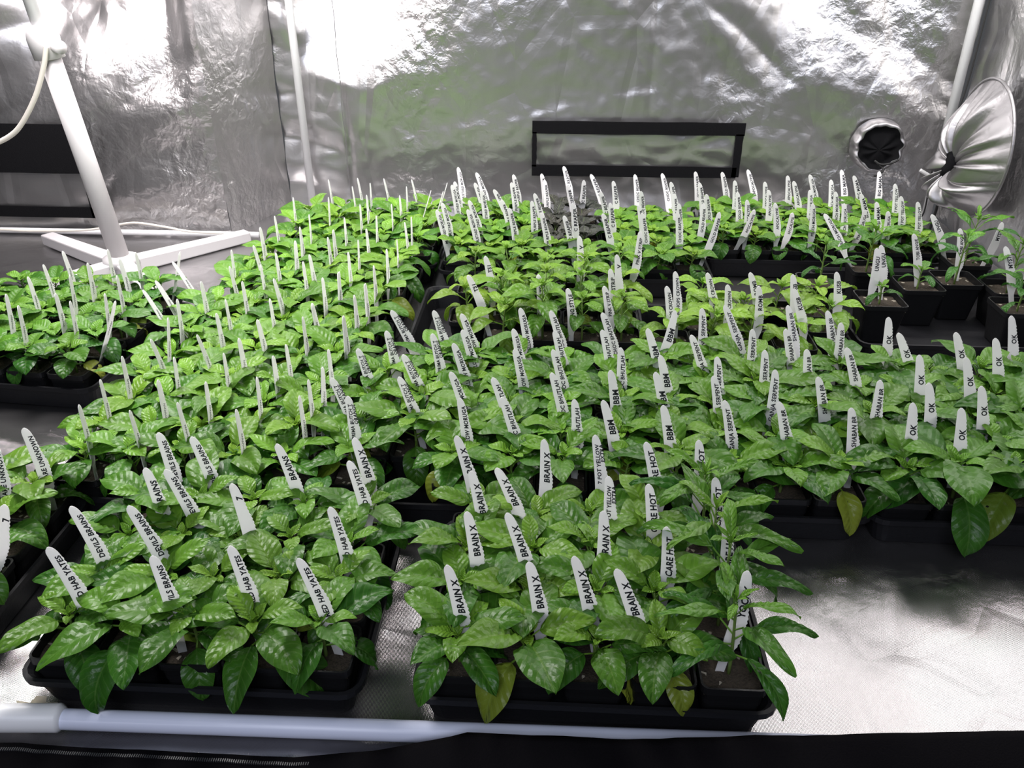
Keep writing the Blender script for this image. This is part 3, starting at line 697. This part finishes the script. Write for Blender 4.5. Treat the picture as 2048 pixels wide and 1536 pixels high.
TS(1500,320,.2676,[(130,163,AP),(160,225,AP),(208,320,AP),(300,117,AP,-.1),(345,155,AP,.05),(338,395,AP),(465,105,PM,.1),(468,225,PM),(490,325,PM),(575,393,PM,-.12),(625,147,PM,-.15),(660,237,PM),(725,325,PM),(702,72,BM),(795,113,BM,.1),(848,247,BM,.1),(885,375,PM,-.25),(968,313,BM),(1055,385,PM,-.05),(985,85,BM,-.25),(1105,178,PB,-.12),(1150,270,PB,-.1),(1275,312,PB,-.1),(1380,400,'UNGU')])
for a in [(1834,467,'TOBI ANGIE',-.04),(1927,457,'TOBI ANGIE',-.16),(2011,446,'MYSTI',-.30),(2018,492,'MYSTI',-.08),(1769,490,'UNGU',-.1),(1761,497,'UNGU',-.22)]: T(*a,0,.215)
used={}
NV=Vector((0,0,1))
ALL=[]
for x,y,txt,slope,edge,zt in TAGS:
    r2=random.Random(int(x*7+y*13)); 
    tip=at(x,y,zt); zs=.066
    # foot of the marker in the image, then into the nearest pot
    fy=proj((tip.x,tip.y-.02,zs))[1]; 
    if slope is None:
        foot=Vector((tip.x+r2.uniform(-.006,.006),tip.y-.022,zs))
    else:
        fx=x+slope*(fy-y); foot=at(fx,fy,zs)
    best=min(PLOTS,key=lambda P:(P[0].xy-foot.xy).length+P[6]*.022)
    q=foot.xy-best[0].xy; c,s=math.cos(-best[7]),math.sin(-best[7]); ql=Vector((q.x*c-q.y*s,q.x*s+q.y*c)); lim=best[1]*.92
    ql=Vector((max(-lim,min(lim,ql.x)),max(-lim*.7,min(lim,ql.y)))); 
    if ql.length<.008: ql=Vector((.010,.010))
    q=Vector((ql.x*c+ql.y*s,-ql.x*s+ql.y*c)); foot=Vector((best[0].x+q.x,best[0].y+q.y,best[2]))
    dirn=(tip-foot); Lv=dirn.length; up=dirn.normalized()
    ea=math.atan2(tip.y,tip.x)-(.50 if edge<1.3 else .44 if edge<1.4 else .30)
    wx=Vector((1,0,0)) if not edge else Vector((math.cos(ea),math.sin(ea),0))
    # face the camera side a little, with scatter
    ang=r2.uniform(-.18,.18)*(.6 if edge else 1)+(0 if edge else -math.atan2(tip.x,tip.y)*.6)
    wx=Vector((wx.x*math.cos(ang)-wx.y*math.sin(ang),wx.x*math.sin(ang)+wx.y*math.cos(ang),0))
    wx=(wx-up*wx.dot(up)).normalized(); ny_=up.cross(wx)
    o=link('plant_marker',BLADE); 
    sc=max(.85,min(1.12,(Lv+.045)/.185)); 
    if Lv+.02>.185*sc: sc=(Lv+.02)/.185
    o.matrix_world=Matrix(((wx.x,ny_.x,up.x*sc,tip.x),(wx.y,ny_.y,up.y*sc,tip.y),(wx.z,ny_.z,up.z*sc,tip.z),(0,0,0,1)))
    h=link('handwriting',text_mesh(txt),o)
    best[6]+=1; ALL.append((o,txt,best,tip.x))
for o,txt,best,tx in ALL:
    tdesc='thin white marker' if txt=='~' else 'white marker reading '+txt.replace('\n',' ')
    twins=sorted(a[3] for a in ALL if a[2] is best and a[1]==txt); k=twins.index(tx); m_=len(twins)
    if m_==2: tdesc+=', '+('left','right')[k]+' of two'
    elif m_>2: tdesc+=', '+('left','middle','right','far right')[min(k,3)]+' of '+('three','four')[min(m_-3,1)]
    where=('%s, %s, %s'%(best[3],best[4],best[5])) if best[3] else ('in the '+best[4].split(' in ',1)[-1].replace('the ','',1))
    lab='%s, %s'%(tdesc,where)
    if len(lab.split())>16: lab=lab.replace(' from left','')
    if len(lab.split())>16: lab=lab.replace('white marker','marker')
    o['label']=lab; o['category']='plant marker'; o['group']='white plant markers standing in the pots'
# scrap of beige paper by the front bar
sc_=at(68,1416,.004); V=[];Fc=[]
for k in range(14):
    a=2*PI*k/14; r=.016*(1+.3*math.sin(k*2.3)); V.append((r*1.5*math.cos(a),r*math.sin(a),.001+.004*abs(math.sin(k*1.9))))
V.append((0,0,.002)); Fc=[[k,(k+1)%14,14] for k in range(14)]
link('paper_scrap',mesh('paper_scrap',V,Fc,simple('beige_paper',(.45,.40,.30),.8)),loc=(sc_.x,sc_.y,.001),label='crumpled beige scrap on the floor by the front left tray corner',category='scrap')
